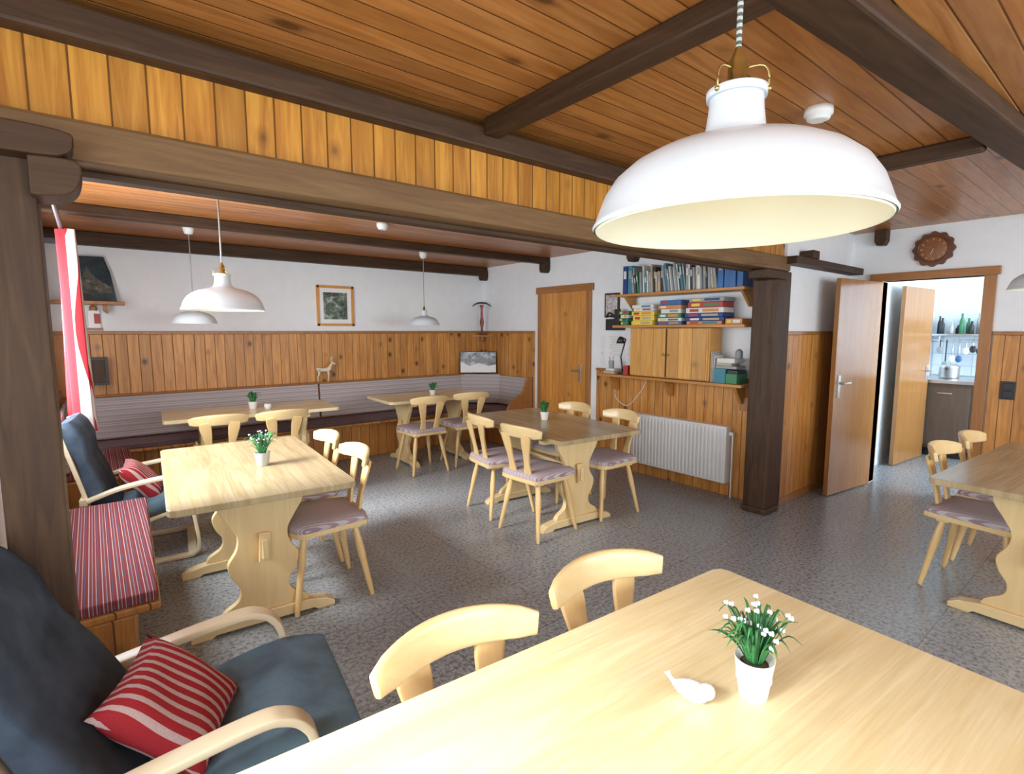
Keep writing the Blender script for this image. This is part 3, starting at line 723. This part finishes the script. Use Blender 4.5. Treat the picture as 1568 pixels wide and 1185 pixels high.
# ------------------------------------------------------------------ plants
def plant(name,loc,pr,ph,potmat,flm,nl=34,lh=.085,spread=.065,rim=True,nf=16,leaf=None,lw=.007):
    w=MB()
    w.lathe([(pr*.66,0),(pr*.70,.003),(pr*.98,ph*.96),(pr,ph),(pr*.93,ph),(pr*.86,ph*.86),(.001,ph*.86)],potmat,32)
    w.lathe([(pr*.8,ph*.84),(pr*.5,ph*.9),(.001,ph*.93)],M_soil,16)
    if rim: w.lathe([(pr*.83,ph*.45),(pr*.87,ph*.46),(pr*.885,ph*.53),(pr*.85,ph*.54)],M_paper,32)
    for i in range(nl):
        a=random.uniform(0,6.28); r=random.uniform(.15,1)*spread; h=random.uniform(.45,1)*lh
        b=Vector((math.cos(a)*pr*.4,math.sin(a)*pr*.4,ph*.9)); d=Vector((math.cos(a),math.sin(a),0))
        pts=catmull([b,b+d*r*.3+Vector((0,0,h*.6)),b+d*r*.75+Vector((0,0,h)),b+d*r*1.15+Vector((0,0,h*random.uniform(.7,1.05)))],3)
        w.sweep(pts,[.003,lw,lw*.9,.0008],.0012,(-d.y,d.x,0),leaf or random.choice([M_green,M_green,M_gd]),1,6)
    for i in range(nf):
        a=random.uniform(0,6.28); r=random.uniform(.15,1.05)*spread; h=lh*random.uniform(.6,1.12)
        p=Vector((math.cos(a)*r,math.sin(a)*r,ph*.9+h))
        w.tube([(p.x*.2,p.y*.2,ph*.85),(p.x*.6,p.y*.6,ph*.85+h*.6),tuple(p)],.0009,M_green,5)
        for k in range(3):
            aa=k*2.1; q=Vector((p.x+.0028*math.cos(aa),p.y+.0028*math.sin(aa),p.z)); w.ball(q,.0031,flm,(1,1,1.4),5)
    return w.build(name,loc=loc)
plant('potted_flowers',(1.014,.472,.75),.039,.086,M_ceram,M_petal,85,.105,.068,True,26)
plant('potted_flowers.001',(.70,3.10,.75),.042,.075,M_glassy,M_petalb,60,.11,.075,False,22,lw=.011)
plant('potted_flowers.002',(2.93,3.22,.75),.038,.07,M_ceram,M_green,50,.10,.05,False,4,lw=.011)
plant('potted_flowers.003',(1.17,5.45,.75),.045,.07,M_ceram,M_green,50,.10,.06,False,4,lw=.012)
plant('potted_flowers.004',(3.06,5.30,.75),.04,.06,M_ceram,M_green,50,.09,.05,False,4,lw=.012)
MB().lathe([(.03,0),(.035,.03),(.03,.05),(.02,.05)],M_ceram,20).build('candle_holder',loc=(1.28,5.35,.75))
MB().lathe([(.028,0),(.036,.02),(.042,.045),(.038,.045),(.03,.02),(.001,.012)],M_ceram,24).build('ceramic_bowl',loc=(3.93,.17,.75))
M_knit=plain('white_porcelain_knit',(.82,.81,.78),.6,bscale=260,bump=1.0)
w=MB()
w.sweep(catmull([(-.052,0,.042),(-.046,0,.034),(-.035,0,.026),(-.020,0,.023),(0,0,.022),(.016,0,.023),(.030,0,.026),(.038,0,.026)],5),[.003,.008,.012,.024,.036,.043,.038,.024,.004],[.016,.008,.010,.026,.040,.042,.038,.026,.004],(0,1,0),M_knit,1,18)
w.ball((.030,0,.031),.016,M_knit,(1,1,1),12)
w.build('bird_figurine',loc=(.905,.545,.75),rot=(0,0,R(-75)))
M_deer=plain('deer_carving',(.72,.62,.46),.5,var=.15)
w=MB()
w.sweep(catmull([(-.075,0,.135),(-.06,0,.145),(-.02,0,.14),(.03,0,.142),(.06,0,.15),(.075,0,.175),(.09,0,.205),(.095,0,.225)],4),[.02,.048,.05,.046,.056,.05,.034,.026,.022],[.02,.05,.052,.048,.06,.055,.036,.028,.024],(0,1,0),M_deer,1,12)
w.sweep(catmull([(.085,0,.222),(.10,0,.222),(.12,0,.212),(.135,0,.206)],3),[.024,.028,.02,.012],[.024,.03,.02,.012],(0,1,0),M_deer,1,10)
for sy in (-1,1):
    w.tube([(.055,sy*.016,.14),(.058,sy*.018,.07),(.05,sy*.018,.0)],[.015,.008,.006],M_deer,8)
    w.tube([(-.055,sy*.016,.14),(-.045,sy*.018,.09),(-.065,sy*.018,.06),(-.06,sy*.018,.0)],[.02,.012,.007,.006],M_deer,8)
    w.tube(catmull([(.095,sy*.006,.23),(.085,sy*.025,.26),(.095,sy*.04,.30)],4),[.005,.004,.002],M_deer,6)
    w.tube([(.087,sy*.024,.258),(.105,sy*.03,.28)],[.003,.0015],M_deer,6)
    w.tube([(.09,sy*.01,.225),(.08,sy*.03,.235)],[.006,.002],M_deer,6)
w.tube([(-.078,0,.145),(-.088,0,.13)],[.007,.003],M_deer,6)
w.build('deer_figurine',loc=(2.09,6.13,.90),rot=(0,0,R(-25)))

# ------------------------------------------------------------------ lights
def area(name,loc,rot,sx,sy,power,col=(1,.98,.95)):
    l=bpy.data.lights.new(name,'AREA'); l.shape='RECTANGLE'; l.size=sx; l.size_y=sy; l.energy=power; l.color=col
    o=bpy.data.objects.new(name,l); scene.collection.objects.link(o); o.location=loc; o.rotation_euler=rot; return o
area('daylight_window_front',(2.4,YN-.02,1.52),(R(90),0,0),4.7,1.2,125,(.88,.95,1))
area('daylight_window_left_front',(XN-.02,-.15,1.52),(R(90),0,R(-90)),2.8,1.2,42,(.86,.94,1))
area('daylight_window_left',(XL-.04,3.85,1.53),(R(90),0,R(-90)),2.6,1.1,90,(.86,.94,1))
area('daylight_window_kitchen',(7.45,-1.05,1.55),(R(90),0,0),1.6,1.05,100,(.86,.94,1))
l=bpy.data.lights.new('soft_sun','SUN'); l.energy=9.0; l.angle=R(20); l.color=(.97,.98,1)
so=bpy.data.objects.new('soft_sun',l); scene.collection.objects.link(so)
so.rotation_euler=Vector((1,-.02,-.70)).to_track_quat('-Z','Y').to_euler()
world=bpy.data.worlds.new('sky'); scene.world=world; world.use_nodes=True
bg=world.node_tree.nodes['Background']; bg.inputs[0].default_value=(.78,.89,1,1); bg.inputs[1].default_value=1.6

# ------------------------------------------------------------------ camera
cam=bpy.data.cameras.new('camera'); co=bpy.data.objects.new('camera',cam); scene.collection.objects.link(co)
co.location=(0,0,1.5); co.rotation_euler=(R(90-6.2),0,R(-38.7)); cam.lens=18.37; cam.sensor_width=36; cam.clip_start=.02
scene.camera=co
